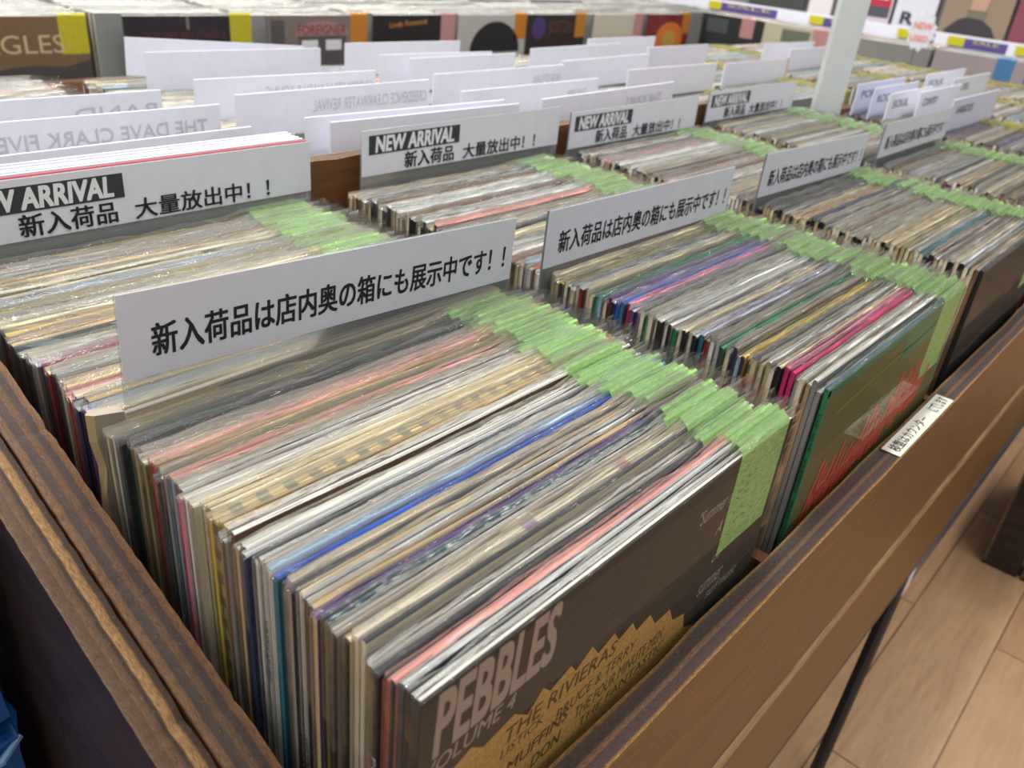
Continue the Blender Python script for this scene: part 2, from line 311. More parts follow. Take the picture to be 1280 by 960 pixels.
def film_geo(mb, x0, y0, th, zt, r, mi=0, mf=1, nx=18, xl=-.0016, xr=.338, zb=-.29, flap=True):
    # thin clear sleeve: front, a welded fin along the top, back; open at the right where it runs past the jacket
    P = []; pr = [r.uniform(.0006, .0026) for _ in range(nx + 2)]; po = [r.uniform(.45, .85) for _ in range(nx + 2)]
    fin = r.uniform(.0012, .0042); xe = xr - r.uniform(0, .008); g = .0005; fy = r.uniform(-.0006, .001)
    for k in range(nx + 1):
        t = k / nx; x = x0 + xl + (xe - xl) * t; lx = x - x0
        up = .0042 * min(1, max(0, (lx - .225) / .02)) if flap else .001
        e = max(0, (lx - .314) / .02); dn = r.uniform(.001, .005) * e
        a = y0 - g - e * .0003 + e * fy; b = y0 + th + g + e * fy * .6; yo = y0 + th * po[k]; f = fin * r.uniform(.6, 1.2) * (1 - .5 * e)
        z = zt + pr[k] + up - dn
        P.append([(x, a, zb), (x, a, zt - .0008 + up * .55 - dn), (x, yo, z), (x, yo + .0003, z + f), (x, b, zt - .002 + up * .8 - dn), (x, b, zb)])
    for k in range(nx):
        a, b = P[k], P[k + 1]
        for i in range(5): mb.add([a[i], b[i], b[i + 1], a[i + 1]], [(0, 1, 2, 3)], mi=mi if i in (0, 4) or x0 + .316 < b[0][0] else mf + (i == 2))
    mb.add(P[0], [(5, 4, 3, 2, 1, 0)], mi=mi)
def tag_geo(mb, x0, x1, y0, th, zt, zlow, mi=0, rise=.0042):
    q = [(y0 - .0003, zlow), (y0 - .0003, zt - .002), (y0 - .0002, zt + .0006), (y0 + th * .45, zt + rise * .75), (y0 + th, zt + rise), (y0 + th + .0003, zt + rise - .0004)]
    vs = [(x, y, z) for x in (x0, x1) for y, z in q]; n = len(q)
    ll = [0]
    for i in range(1, n): ll.append(ll[-1] + math.dist(q[i], q[i - 1]))
    su = x0 * 7
    mb.add(vs, [(i, n + i, n + i + 1, i + 1) for i in range(n - 1)], (1, 1, 1, 1), mi, [[(su, ll[i] * 16), (su + 1, ll[i] * 16), (su + 1, ll[i + 1] * 16), (su, ll[i + 1] * 16)] for i in range(n - 1)])
ONES = 'first second third fourth fifth sixth seventh eighth ninth tenth eleventh twelfth thirteenth fourteenth fifteenth sixteenth seventeenth eighteenth nineteenth'.split()
TENS = {2: ('twenty', 'twentieth'), 3: ('thirty', 'thirtieth'), 4: ('forty', 'fortieth'), 5: ('fifty', 'fiftieth'), 6: ('sixty', 'sixtieth'), 7: ('seventy', 'seventieth')}
def ordw(n):
    if n < 20: return ONES[n - 1]
    a, b = divmod(n, 10); return TENS[a][1] if b == 0 else TENS[a][0] + '-' + ONES[b - 1]
def make_record(x0, y0, th, zt, cols, label, group, seed, flat=False, has_tag=True, tagx=(.245, .306), tagm='tag_green', mats=('board',), yaw=0.0):
    r = random.Random(seed)
    o = empty('record', (x0, y0, zt - .312), label, 'record', group); o.rotation_euler = (0, 0, yaw)
    j = MB(); jacket_geo(j, 0, 0, th, .312, cols, r, detail=not flat); j.build('jacket', list(mats), o)
    f = MB(); film_geo(f, 0, 0, th, .312, r, zb=.02); f.build('outer_sleeve', ['film', 'fold' if x0 < .3 else 'crinkle', 'fin'], o)
    if has_tag:
        t_ = MB(); tag_geo(t_, tagx[0], tagx[1], 0, th, .312, .312 - r.uniform(.07, .085)); t_.build('price_tag', tagm, o)
    return o
def C3(f, s, t_): return (LIN[f], LIN[s], LIN[t_])

# column sequences, front to back: (spine, top edge)
A_FRONT = [('black', 'ivory'), ('black', 'pale grey'), ('charcoal', 'pale grey'), ('black', 'salmon pink'), ('red', 'salmon pink'), ('black', 'charcoal'), ('olive', 'ivory'), ('lilac', 'taupe'), ('cream', 'charcoal'), ('cream', 'FLORAL'), ('black', 'sand'), ('black', 'taupe'),
    ('black', 'pale grey'), ('olive', 'WAVE'), ('tan', 'purple'), ('charcoal', 'tan'), ('black', 'pale grey'), ('ivory', 'tan'), ('taupe', 'charcoal'), ('salmon pink', 'sand'), ('teal', 'cobalt blue'), ('teal', 'cobalt blue'), ('ivory', 'pale blue'), ('pale grey', 'taupe'),
    ('pale grey', 'ivory'), ('ivory', 'charcoal'), ('navy blue', 'pale grey'), ('navy blue', 'ivory'), ('tan', 'cream'), ('brown', 'ivory'), ('brown', 'pale grey'), ('mustard', 'tan'), ('mustard', 'GOLD'), ('mustard', 'sand'), ('olive', 'sand'), ('cream', 'tan'), ('taupe', 'cream'), ('pale grey', 'lilac'),
    ('ivory', 'ivory'), ('pink', 'taupe'), ('dark red', 'pale grey'), ('olive', 'sand'), ('pale blue', 'salmon pink'), ('grey', 'olive'), ('charcoal', 'charcoal'), ('grey', 'tan'), ('red', 'salmon pink'), ('olive', 'cream'), ('brown', 'taupe'), ('charcoal', 'grey'),
    ('tan', 'charcoal'), ('charcoal', 'black'), ('green', 'charcoal'), ('charcoal', 'black'), ('olive', 'olive'), ('pale grey', 'olive'), ('sand', 'sand')]
A_BACK = [('sand', 'sand'), ('pale blue', 'pale blue'), ('purple', 'lilac'), ('purple', 'tan'), ('navy blue', 'pale grey'), ('grey', 'cream'), ('dark red', 'salmon pink'), ('pink', 'pink'), ('salmon pink', 'tan'), ('cream', 'cream'), ('grey', 'taupe'), ('charcoal', 'grey'), ('dark red', 'sand'), ('cream', 'pink'), ('navy blue', 'dark red'), ('taupe', 'lilac')] + \
    [('charcoal', t_) for t_ in 'pale grey,taupe,sand,olive,pale blue,tan,brown,cream,tan,mustard,sand,grey,taupe,pale grey,sand,olive,tan,grey,taupe,pale blue,sand,cream,brown,olive,tan,taupe,pale grey,grey,sand,taupe,lilac,tan,olive'.split(',')]
B_FRONT = [('green', 'teal'), ('grey', 'pale grey'), ('grey', 'ivory'), ('tan', 'cream'), ('cream', 'pale grey'), ('grey', 'cream'), ('magenta', 'magenta'), ('magenta', 'pink'), ('black', 'sand'), ('cream', 'taupe'), ('tan', 'pale grey'), ('cream', 'sand'), ('sand', 'charcoal'), ('cream', 'GOLD'), ('navy blue', 'mustard'), ('pale blue', 'olive'),
    ('navy blue', 'taupe'), ('cream', 'grey'), ('charcoal', 'green'), ('pale grey', 'taupe'), ('ivory', 'brown'), ('dark red', 'taupe'), ('teal', 'lilac'), ('black', 'pale grey'), ('cream', 'taupe'), ('black', 'sand'), ('cream', 'pale grey'), ('green', 'taupe'), ('black', 'pale grey'), ('ivory', 'grey'), ('black', 'pale grey'), ('cream', 'ivory'), ('cream', 'taupe'), ('green', 'teal'), ('cream', 'charcoal'),
    ('purple', 'purple'), ('purple', 'lilac'), ('red', 'pink'), ('teal', 'cobalt blue'), ('cobalt blue', 'purple'), ('black', 'lilac'), ('dark red', 'purple'), ('cream', 'grey'), ('pale blue', 'green'), ('green', 'green'), ('cream', 'olive'), ('cream', 'sand'), ('dark red', 'pale grey'), ('cream', 'charcoal'), ('sand', 'ivory'), ('black', 'pale blue'), ('cream', 'olive'), ('black', 'mustard'), ('tan', 'cream'), ('sand', 'sand')]
B_BACK = [('ivory', 'pale grey'), ('dark red', 'red'), ('pale grey', 'sand'), ('pale blue', 'pale blue'), ('cream', 'salmon pink')]
mix = lambda r, ks: (r.choice(('cream', 'black', 'tan', 'charcoal', 'sand', 'brown')), r.choice(ks))
r = random.Random(5)
B_BACK += [mix(r, ('pale grey', 'grey', 'taupe', 'sand', 'pale grey', 'brown', 'charcoal', 'ivory', 'salmon pink')) for _ in range(45)]
C_FRONT = [('black', 'black'), ('brown', 'taupe')] + [(r.choice(('tan', 'cream', 'black')), c) for c in 'tan,grey,pale grey,sand,taupe,grey,brown,pale grey,taupe,teal,teal,grey,purple,sand,olive,tan,sand,brown,tan,taupe,sand,grey,charcoal,taupe,taupe,pale grey,brown,taupe,grey,taupe,charcoal,grey,taupe,charcoal,navy blue,taupe,tan,orange,tan,sand,charcoal,grey,charcoal,grey,olive,charcoal,grey,charcoal'.split(',')]
# printed edges that need a pattern of their own
def patterned(name, kind):
    t = NT(name); v = t.n('ShaderNodeTexCoord').outputs['Object']; s3 = t.n('ShaderNodeSeparateXYZ'); t.l(v, s3.inputs[0])
    if kind == 'GOLD':
        st = t.math('GREATER_THAN', t.math('FRACT', t.math('MULTIPLY', s3.outputs[0], 68)), .55); st2 = t.math('GREATER_THAN', t.math('FRACT', t.math('MULTIPLY', s3.outputs[2], 68)), .55)
        st = t.mix(t.math('LESS_THAN', s3.outputs[0], .002), st, st2)
        c = t.mix(st, L((196, 172, 112)), L((104, 104, 92)))
    elif kind == 'FLORAL':
        vo = t.n('ShaderNodeTexVoronoi'); vo.inputs['Scale'].default_value = 70; t.l(v, vo.inputs['Vector'])
        d = t.math('LESS_THAN', vo.outputs['Distance'], .38); hs = t.n('ShaderNodeHueSaturation'); hs.inputs['Saturation'].default_value = .75; hs.inputs['Value'].default_value = .55; t.l(vo.outputs['Color'], hs.inputs['Color'])
        c = t.mix(d, L((220, 206, 184)), hs.outputs[0])
    else:
        n = t.noise(t.mapping(v, (60, 400, 100)), 3, 4); c = t.ramp(n, [(.4, L((36, 52, 70))), (.55, L((62, 84, 98))), (.62, L((190, 196, 190)))])
    t.bsdf(c, .5, .35); return t.m
PATM = {k: patterned('patterned_card_' + k.lower(), k) for k in ('GOLD', 'FLORAL', 'WAVE')}
PATN = {'GOLD': ('mustard', 'gold-and-grey checked'), 'FLORAL': ('cream', 'flower-printed cream'), 'WAVE': ('navy blue', 'speckled dark blue')}
def column(seq, x0, ya, yb, where, group, seed, skip=0, zt=-.0045, tagx=(.245, .306), front_special=None):
    r = random.Random(seed); n = len(seq); pitch = (yb - ya) / n; y = ya
    for k, (sp, tp) in enumerate(seq):
        th = pitch - .0013; pat = None; nm = tp
        if tp in PATM: pat = tp; tp, nm = PATN[tp]
        dz = r.uniform(-.0035, .0025); dx = r.uniform(-.0025, .0025); tx = r.uniform(-.008, .008)
        lab = f'{nm} record sleeve edge, {ordw(k + 1)} {where}'
        if k == 0 and front_special: dz = dx = tx = 0
        cols = C3(sp if r.random() < .7 else tp, sp, tp)
        mats = ('board',)
        o = make_record(x0 + dx, y, th, zt + dz, cols, lab, group, seed * 1000 + k, k == 0, r.random() < .93 or k == 0, (tagx[0] + tx, min(.311, tagx[1] + tx)), mats=mats)
        if pat:
            jk = [c for c in o.children if c.name.startswith('jacket')][0]; jk.data.materials.append(PATM[pat])
            for p in jk.data.polygons:
                if p.normal.z > .5 or (pat == 'GOLD' and p.normal.x < -.9): p.material_index = 1
        if k == 0 and front_special: front_special(o, th)
        y += pitch

BRN = L((66, 60, 54))
def pebbles(o, th):
    o['label'] = 'dark brown record with pale title lettering and gold burst, front of the nearest bin'
    jk = [c for c in o.children if c.name.startswith('jacket')][0]
    ca = jk.data.color_attributes['Col']
    for p in jk.data.polygons:
        if p.normal.y < -.5:
            for li in p.loop_indices: ca.data[li].color = BRN
    fr = ((0, -.00018, .312), (1, 0, 0), (0, 0, 1))
    m = MB(); zz = [(0, -.0015), (.312, -.0015), (.312, -.012), (.2, -.0095), (.1, -.007), (0, -.004)]
    m.add([(x, -.00012, .312 + z) for x, z in zz], [tuple(range(len(zz)))]); m.build('dark_border', plain('near_black_print', (18, 18, 20)), jk)
    lettering('title_lettering', 'PEBBLES', fr, .008, .083, -.0385, -.004, plain('pinkish_grey_print', (172, 154, 144)), jk, .052, .12)
    lettering('volume_lettering', 'VOLUME 4', fr, .003, .058, -.0495, -.0405, bpy.data.materials['pinkish_grey_print'], jk, .01, .2)
    pts = [(.006, -.075), (.017, -.058), (.031, -.053), (.039, -.060), (.059, -.056), (.069, -.065), (.079, -.055), (.085, -.062), (.100, -.0565), (.105, -.064), (.117, -.056), (.124, -.066), (.137, -.061), (.143, -.070), (.155, -.066), (.161, -.076), (.174, -.073), (.182, -.085), (.198, -.085), (.205, -.098), (.220, -.103), (.224, -.117), (.238, -.124), (.236, -.15), (.006, -.15)]
    t = NT('gold_burst_print'); v = t.n('ShaderNodeTexCoord').outputs['Object']; n = t.noise(v, 500, 2)
    t.bsdf(t.mix(t.ramp(n, [(.4, K0), (.6, W1)]), L((204, 164, 94)), L((178, 140, 76))), .5, .35)
    m = MB(); c0 = (.11, -.00015, .312 - .14)
    vs = [(x, -.00015, .312 + z) for x, z in pts] + [c0]; n_ = len(pts)
    m.add(vs, [(k, (k + 1) % n_, n_) for k in range(n_)]); m.build('gold_burst', t.m, jk)
    fr2 = ((0, -.00025, .312), (1, 0, 0), (0, 0, 1)); g = plain('brown_print', (96, 74, 40)) 
    for body, u0, u1, v0, v1, b_, sl in (('THE RIVIERAS', .054, .142, -.0725, -.0625, .012, -.006), ('BRUCE & TERRY', .094, .164, -.0915, -.0835, .0, .0), ('LISTICK', .052, .083, -.0815, -.0755, -.004, 0), ('MUFFINS', .058, .105, -.0975, -.0895, .02, 0), ('THE INTERNATIONAL SUBMARINE', .112, .196, -.1055, -.0965, -.003, 0), ('THE FANTASTIC', .118, .2, -.1165, -.1095, -.006, 0), ('DON', .078, .101, -.1115, -.103, .02, 0)):
        if 'INTER' in body: body = 'THE FOUR MINUTE MEN'
        lettering('small_lettering', body, fr2, u0, u1, v0, v1, g, jk, b_, .15, sl)
    wp = plain('pale_script_print', (176, 166, 152))
    for body, u0, u1, v0, v1 in (('"Summer me', .208, .253, -.031, -.0205), ('A fun', .235, .257, -.051, -.0415), ('of', .241, .255, -.076, -.068), ('summer', .232, .262, -.098, -.089), ('surf music', .246, .285, -.108, -.0995)):
        lettering('script_lettering', body, fr2, u0, u1, v0, v1, wp, jk, .004, .35)
    tg = [c for c in o.children if c.name.startswith('price_tag')][0]
    mm = MB(); rr = random.Random(3)
    for z in (-.012, -.021, -.028, -.034, -.043, -.052, -.06):
        x = .252
        while x < .30:
            wv = rr.uniform(.002, .006); 
            pts_ = [(x + wv * i / 4, rr.uniform(-.0022, .0022) + z) for i in range(5)]
            for a, b in zip(pts_, pts_[1:]):
                mm.add([(a[0], -.00045, .312 + a[1] - .0003), (b[0], -.00045, .312 + b[1] - .0003), (b[0], -.00045, .312 + b[1] + .0003), (a[0], -.00045, .312 + a[1] + .0003)], [(0, 1, 2, 3)])
            x += wv + rr.uniform(.001, .006)
            if rr.random() < .25: break
    mm.build('handwriting', plain('green_ink', (74, 98, 52)), tg)
def green_front(o, th):
    o['label'] = 'olive and green record with red brush lettering, front of the second bin'
    jk = [c for c in o.children if c.name.startswith('jacket')][0]; ca = jk.data.color_attributes['Col']
    for p in jk.data.polygons:
        if p.normal.y < -.5:
            for li in p.loop_indices: ca.data[li].color = L((112, 108, 68))
    m = MB(); y = -.0002
    def strip(x0, x1, z0, z1, yy=y): m.add([(x0, yy, .312 + z0), (x1, yy, .312 + z0), (x1, yy, .312 + z1), (x0, yy, .312 + z1)], [(0, 1, 2, 3)])
    strip(0, .312, -.007, -.0008); strip(0, .004, -.3, -.0008); strip(.16, .245, -.03, -.0075, y); m.build('green_border', plain('green_print', (52, 128, 92)), jk)
    m = MB(); rr = random.Random(8); x = .022
    while x < .255:   # tall loose brush strokes climbing to the right
        wv = rr.uniform(.009, .016); h = rr.uniform(.03, .062); zb = -.128 + x * .12 + rr.uniform(-.008, .008); ln = rr.uniform(.006, .02)
        for q, (a_, b_) in enumerate(((0, 1), (.75, .8))):
            X = x + wv * a_; Q = [(X, zb), (X + wv * .55, zb - .004), (X + wv * .5 + ln * .5, zb + h * b_ * .5), (X + wv * .45 + ln, zb + h * b_ * .92), (X + ln, zb + h * b_), (X + ln * .35, zb + h * b_ * .45)]
            m.add([(u, y * (1.4 + .2 * q), .312 + v) for u, v in Q], [tuple(range(6))])
        m.add([(x + wv * .3, y * 1.9, .312 + zb + h * .25), (x + wv * 1.9, y * 1.9, .312 + zb + h * .38), (x + wv * 1.8, y * 1.9, .312 + zb + h * .52), (x + wv * .4, y * 1.9, .312 + zb + h * .38)], [(0, 1, 2, 3)])
        x += wv * 1.35
    m.build('red_brush_lettering', plain('red_print', (206, 86, 68)), jk)
    m = MB(); m.add([(.03, y, .312 - .03), (.245, y, .312 - .019), (.245, y, .312 - .0175), (.03, y, .312 - .0285)], [(0, 1, 2, 3)]); m.build('yellow_line', plain('yellow_print', (170, 140, 50)), jk)
    lettering('spine_lettering', 'LSP 4079   STEREO   PREACHIN', ((-.0003, th, .312), (0, 0, -1), (0, -1, 0)), .02, .13, .0007, .0024, 'ink', jk, .0)
def dark_front(o, th):
    o['label'] = 'black and brown record at the front of the third bin'
    jk = [c for c in o.children if c.name.startswith('jacket')][0]; ca = jk.data.color_attributes['Col']
column(A_FRONT, 0, 0, .243, 'from the front in the nearest bin', 'records between the front and the white sign in the nearest bin', 1, front_special=pebbles)
column(A_BACK, 0, .254, .503, 'behind the first white sign in the nearest bin', 'records behind the white sign in the nearest bin', 2)
column(B_FRONT, .368, 0, .243, 'from the front in the second bin', 'records between the front and the white sign in the second bin', 3, front_special=green_front)
column(B_BACK, .368, .254, .508, 'behind the white sign in the second bin', 'records behind the white sign in the second bin', 4)
column(C_FRONT, .738, 0, .243, 'from the front in the third bin', 'records between the front and the white sign in the third bin', 6, front_special=dark_front)
# spine print on a few sleeves of the nearest bin
for rec in [o for o in COL.objects if o.get('category') == 'record']:
    lb = rec['label']
    if 'from the front in the nearest bin' in lb:
        for w_, body, z0, z1, c in (('twenty-fifth', 'CRYPT LP 007', .035, .075, (40, 40, 44)), ('eighteenth', 'JOYVILLE A.Y.P.', .09, .16, (50, 48, 46)), ('seventh ', 'FELT BAND   NOW AND', .05, .17, (186, 82, 78)), ('fifth ', 'THE BEST OF', .06, .16, (90, 20, 20)), ('sixth ', 'FELT 63  SEX RAGES', .05, .16, (200, 200, 196))):
            if ', ' + w_ in lb.replace(' from', ' from') and (', ' + w_).strip() in lb:
                jk = [q for q in rec.children if q.name.startswith('jacket')][0]; th = max(v.co.y for v in jk.data.vertices)
                lettering('spine_lettering', body, ((-.0003, th, .312), (0, 0, -1), (0, -1, 0)), z0, z1, th * .2, th * .8, plain('spine_print', c), jk, .03)
# the torn, taped sleeve sticking out of the nearest bin
o = empty('record', (-.004, .2445, -.31), 'torn old sleeve with taped peeling spine sticking out just before the first sign', 'record', 'records between the front and the white sign in the nearest bin')
m = MB(); rr = random.Random(4); P = []
for k in range(13):
    z = .314 - .20 * k / 12; P.append([(-.001 + rr.uniform(-.0015, .0015), .0002, z), (-.003 + rr.uniform(-.002, .001), .004, z + rr.uniform(-.001, .001)), (-.001, .008, z), (.014, .0084, z - .003), (.014, 0, z - .003)])
for k in range(12):
    for i in range(5): m.add([P[k][i], P[k][(i + 1) % 5], P[k + 1][(i + 1) % 5], P[k + 1][i]], [(0, 1, 2, 3)], LIN['tan'] if i in (0, 1) and k < 6 else LIN['taupe'])
m.add(P[0], [(0, 1, 2, 3, 4)], LIN['taupe']); m.add(P[-1], [(4, 3, 2, 1, 0)], LIN['sand'])
m.build('taped_spine', 'board', o)
m = MB(); jacket_geo(m, .014, .001, .0068, .308, C3('tan', 'tan', 'taupe'), rr, w=.298); m.build('jacket', 'board', o)

# ------------------------------------------------------------------ white divider signs
def plate_thing(name, x, y, z0, w, h, t, label, cat, group, roll=0, yaw=0, pitch=0):
    return empty(name, (x, y, z0), label, cat, group, rot=(pitch, -roll, yaw))
def sign_big(x, y, zb, roll, label):
    o = plate_thing('divider_sign', x, y, zb, 0, 0, 0, label, 'divider sign', 'store notices between the records', roll)
    m = MB(); m.box(0, .305, 0, .0022, -.055, .050); m.build('acrylic_plate', 'acrylic', o)
    m = MB(); m.box(0, .305, -.0005, -.0002, .001, .05); m.build('paper_label', 'label', o)
    lettering('lettering', S_BIG, ((0, -.0007, 0), (1, 0, 0), (0, 0, 1)), .017, .296, .0115, .0305, 'ink', o, .022)
    return o
sign_big(.012, .2455, .0165, -.042, 'white sign of black Japanese characters, tilted across the middle of the nearest bin')
sign_big(.358, .2455, .002, -.012, 'white sign of black Japanese characters across the middle of the second bin')
sign_big(.735, .2455, .003, -.02, 'white sign of black Japanese characters across the middle of the third bin')
sign_big(1.103, .2455, .003, 0, 'white sign of black Japanese characters across the middle of the fourth bin')
def sign_new(x, y, zb, label, w=.318):
    o = plate_thing('divider_sign', x, y, zb, 0, 0, 0, label, 'divider sign', 'new arrival signs at the back of the bins')
    m = MB(); m.box(0, w, 0, .0022, -.06, .0475); m.build('acrylic_plate', 'acrylic', o)
    m = MB(); m.box(0, w, -.0005, -.0002, .001, .0475); m.build('paper_label', 'label', o)
    m = MB(); m.box(.009, .139, -.0007, -.0006, .0225, .042); m.build('dark_box_print', 'inkbox', o)
    fr = ((0, -.0009, 0), (1, 0, 0), (0, 0, 1))
    lettering('lettering', 'NEW ARRIVAL', fr, .018, .13, .0246, .0402, 'white_ink', o, .055, .1)
    lettering('lettering', '新入荷品', fr, .058, .131, .0035, .0205, 'ink', o, .024)
    lettering('lettering', '大量放出中！！', fr, .146, .272, .003, .0195, 'ink', o, .02)
sign_new(.004, .509, .0045, 'white new arrival sign at the back of the nearest bin, partly cut off at left')
sign_new(.392, .519, .005, 'white new arrival sign at the back of the second bin')
sign_new(.728, .514, -.003, 'white new arrival sign at the back of the third bin')
sign_new(1.097, .524, -.003, 'white new arrival sign at the back of the fourth bin, smallest and most blurred')

def divider(x, y, zt, w, label, group, text=None, roll=0, yaw=0, h=.05, mat='white', t0=.1, t1=.9, front=False):
    o = plate_thing('divider_card', x, y, zt - .12, 0, 0, 0, label, 'divider card', group, roll, yaw)
    m = MB(); m.box(0, w, 0, .0022, 0, .12 - h); m.build('acrylic_foot', 'acrylic', o)
    m = MB(); m.box(0, w, 0, .0022, .12 - h, .12); m.build('card', mat, o)
    if text: lettering('lettering', text, ((0, -.0004, 0), (1, 0, 0), (0, 0, 1)), t0 * w, t1 * w, .12 - .027, .12 - .013, 'grey_ink' if not front else 'ink', o, .005, mirror=not front)
G = 'white divider cards behind the front bins'
stack = [(.5135, .052, 'red_plate', 'red divider card directly behind the new arrival sign of the nearest bin'), (.5165, .0535, 'white', 'white divider card, first behind the red card at the back of the nearest bin'), (.5195, .0545, 'white', 'white divider card, second behind the red card at the back of the nearest bin'),
    (.5225, .055, 'white', 'white divider card, third behind the red card at the back of the nearest bin'), (.5255, .0562, 'white', 'white divider card, fourth behind the red card at the back of the nearest bin'), (.5285, .0575, 'white', 'white divider card, fifth behind the red card at the back of the nearest bin')]
for k, (y, z, mt, lb) in enumerate(stack): divider(.006, y, z, .316 - .002 * k, lb, 'divider cards stacked behind the nearest new arrival sign', mat=mt)
DV = [(.02, .69, .05, .318, 'white divider card with THE DAVE CLARK FIVE showing reversed through it', 'THE DAVE CLARK FIVE', .30, .95), (.02, .60, .044, .30, 'wide white divider card low behind the nearest new arrival sign stack', None, 0, 0),
    (.0, .80, .045, .33, 'white divider card behind the one with the reversed DAVE CLARK lettering', 'BAND', .7, .98),
    (.381, .82, .05, .28, 'white divider card with faint reversed lettering ending NASH & YOUNG', 'CROSBY STILLS NASH & YOUNG', .35, .98), (.379, .725, .05, .30, 'white divider card with faint reversed CREEDENCE lettering', 'CREEDENCE CLEARWATER REVIVAL', .35, .98),
    (.382, .60, .05, .31, 'white divider card, upper of two just behind the second new arrival sign', None, 0, 0), (.393, .572, .05, .30, 'white divider card with faint lettering right behind the second new arrival sign', 'DOWNLINERS SECT', .6, .97),
    (.719, .76, .05, .295, 'white divider card with faint lettering at its right, second row behind the third bin', 'BOB DYLAN', .75, .97), (.735, .57, .05, .33, 'white divider card right behind the third new arrival sign', 'THE KINKS', .6, .9), (.68, .665, .046, .31, 'white divider card between two others behind the third bin', 'THE JAM', .75, .9),
    (.412, 1.0, .052, .285, 'broad white divider card standing before the two dark records at far left', None, 0, 0), (.405, 1.05, .064, .29, 'grey-cornered divider card leaning behind the broad white one at far left', None, 0, 0),
    (.763, 1.02, .052, .265, 'white divider card alone before the dark record with the pink tag', None, 0, 0), (.752, .92, .05, .257, 'white divider card, rear of two under the grey record with a black dome', None, 0, 0), (.78, .88, .05, .25, 'white divider card, front of two under the grey record with a black dome', None, 0, 0),
    (1.385, .99, .05, .262, 'white divider card before the cream record with the pink tag', None, 0, 0), (1.437, .87, .05, .25, 'white divider card below the red record with the orange tag', None, 0, 0), (1.107, .69, .05, .30, 'white divider card behind the fourth new arrival sign', None, 0, 0), (1.06, .80, .048, .28, 'clear-edged divider card behind the third bin with bare white paper', None, 0, 0),
    (1.13, .93, .047, .29, 'white divider card low in the rear row behind the fourth bin', None, 0, 0), (1.5, .72, .04, .29, 'white divider card left of the white post, low among blurred records', None, 0, 0), (1.908, .84, .05, .29, 'lilac white divider card nearest left of the white post', None, 0, 0), (1.93, .78, .045, .28, 'second lilac white divider card left of the white post', None, 0, 0)]
for k, (x, y, z, w_, lb, tx, a, b) in enumerate(DV): divider(x, y, z, w_, lb, G, tx, roll=rnd.uniform(-.012, .012) - (.065 if 'leaning' in lb else 0), yaw=rnd.uniform(-.008, .008), t0=a, t1=b)
divider(1.60, .72, .04, .2, 'dusty pink divider card between the fourth new arrival sign and the white post', G, mat=plain('dusty_pink_plate', (196, 152, 152), .5, .3))
G2 = 'small lettered divider cards of the fifth bin'
for k, (x, y, z, w_, lb) in enumerate([(1.47, .43, .052, .25, 'lilac white lettered divider card, rearmost left in the fifth bin'), (1.475, .40, .05, .24, 'lilac white lettered divider card, second from rear in the fifth bin'), (1.48, .372, .045, .24, 'pale lettered divider card, third from rear in the fifth bin'), (1.56, .345, .048, .25, 'cream lettered divider card in the middle of the fifth bin'),
        (1.50, .27, .052, .30, 'large pale divider card with bluish edge, nearest in the fifth bin'), (1.86, .43, .05, .28, 'pale divider card at right edge beyond the fifth bin'), (1.88, .38, .048, .28, 'second pale divider card at right edge beyond the fifth bin')]):
    divider(x, y, z, w_, lb, G2, ('POPS', 'ROCK', 'SOUL', 'COUNTRY', 'VARIOUS', 'FOLK', 'BLUES')[k], front=True, h=.055, t0=.1, t1=.45, mat=plain('lilac_white_plate', (206, 208, 226), .4, .4) if k in (0, 1, 4) else 'white')

# ------------------------------------------------------------------ blurred mass of the remaining records: one object
mb = MB(); r = random.Random(21)
def mass_column(x0, ya, yb, pitch, tops, tagmi, zt=-.006, along='x', sgn=1, seed=0):
    n = int((yb - ya) / pitch)
    for k in range(n):
        y = ya + k * pitch; t0 = len(mb.v); c = C3('grey', r.choice(('cream', 'black', 'tan', 'charcoal', 'sand', 'brown', 'ivory', 'dark red')), r.choice(tops))
        z = zt + r.uniform(-.004, .003); th = pitch - .0012
        jacket_geo(mb, x0 + r.uniform(-.003, .003), y, th, z, c, r, nx=2, detail=False)
        film_geo(mb, x0, y, th, z, r, mi=1, mf=4, nx=9, zb=-.25)
        if tagmi and r.random() < .9: a = .245 + r.uniform(-.008, .008); tag_geo(mb, x0 + a, x0 + a + .06, y, th, z, z - .05, mi=tagmi)
        if along == 'y':   # this row runs along the end shelf: turn about its own corner
            for i in range(t0, len(mb.v)):
                x_, y_, z_ = mb.v[i]; mb.v[i] = (3.312 + (y_ - ya), sgn - (x_ - x0), z_)
TG = ('taupe', 'grey', 'pale grey', 'sand', 'tan', 'taupe', 'brown', 'charcoal', 'pale grey'); TP = ('pale grey', 'ivory', 'grey', 'sand', 'cream', 'pale blue', 'salmon pink', 'taupe')
mass_column(.738, .254, .505, .0046, TG + ('salmon pink', 'ivory'), 2)
mass_column(1.108, 0, .243, .0046, TG, 2); mass_column(1.108, .254, .515, .0046, TG + ('olive', 'sand', 'sand'), 2)
mass_column(1.478, 0, .45, .0052, TG + ('charcoal', 'purple'), 3)
mass_column(1.848, 0, .53, .0055, TP, 3); mass_column(2.218, 0, .53, .006, TP, 3)
for k in range(7):
    y = .56
    occupied = sorted([d[1] for d in DV if d[0] < .37 * k + .345 and d[0] + d[3] > .37 * k + .0])
    segs = []; a = .561
    for q in occupied + [1.118]:
        if q - a > .03: segs.append((a, q - .006))
        a = max(a, q + .006)
    for a, b in segs: mass_column(.004 + .37 * k, a, b, .0062, TP, 3 if k > 2 else 0, zt=-.004 if k else .0)
for k in range(9): mass_column(.36 + .345 * k, 1.81, 2.3, .0085, ('ivory', 'pale grey', 'grey', 'ivory'), 0, zt=-.004)
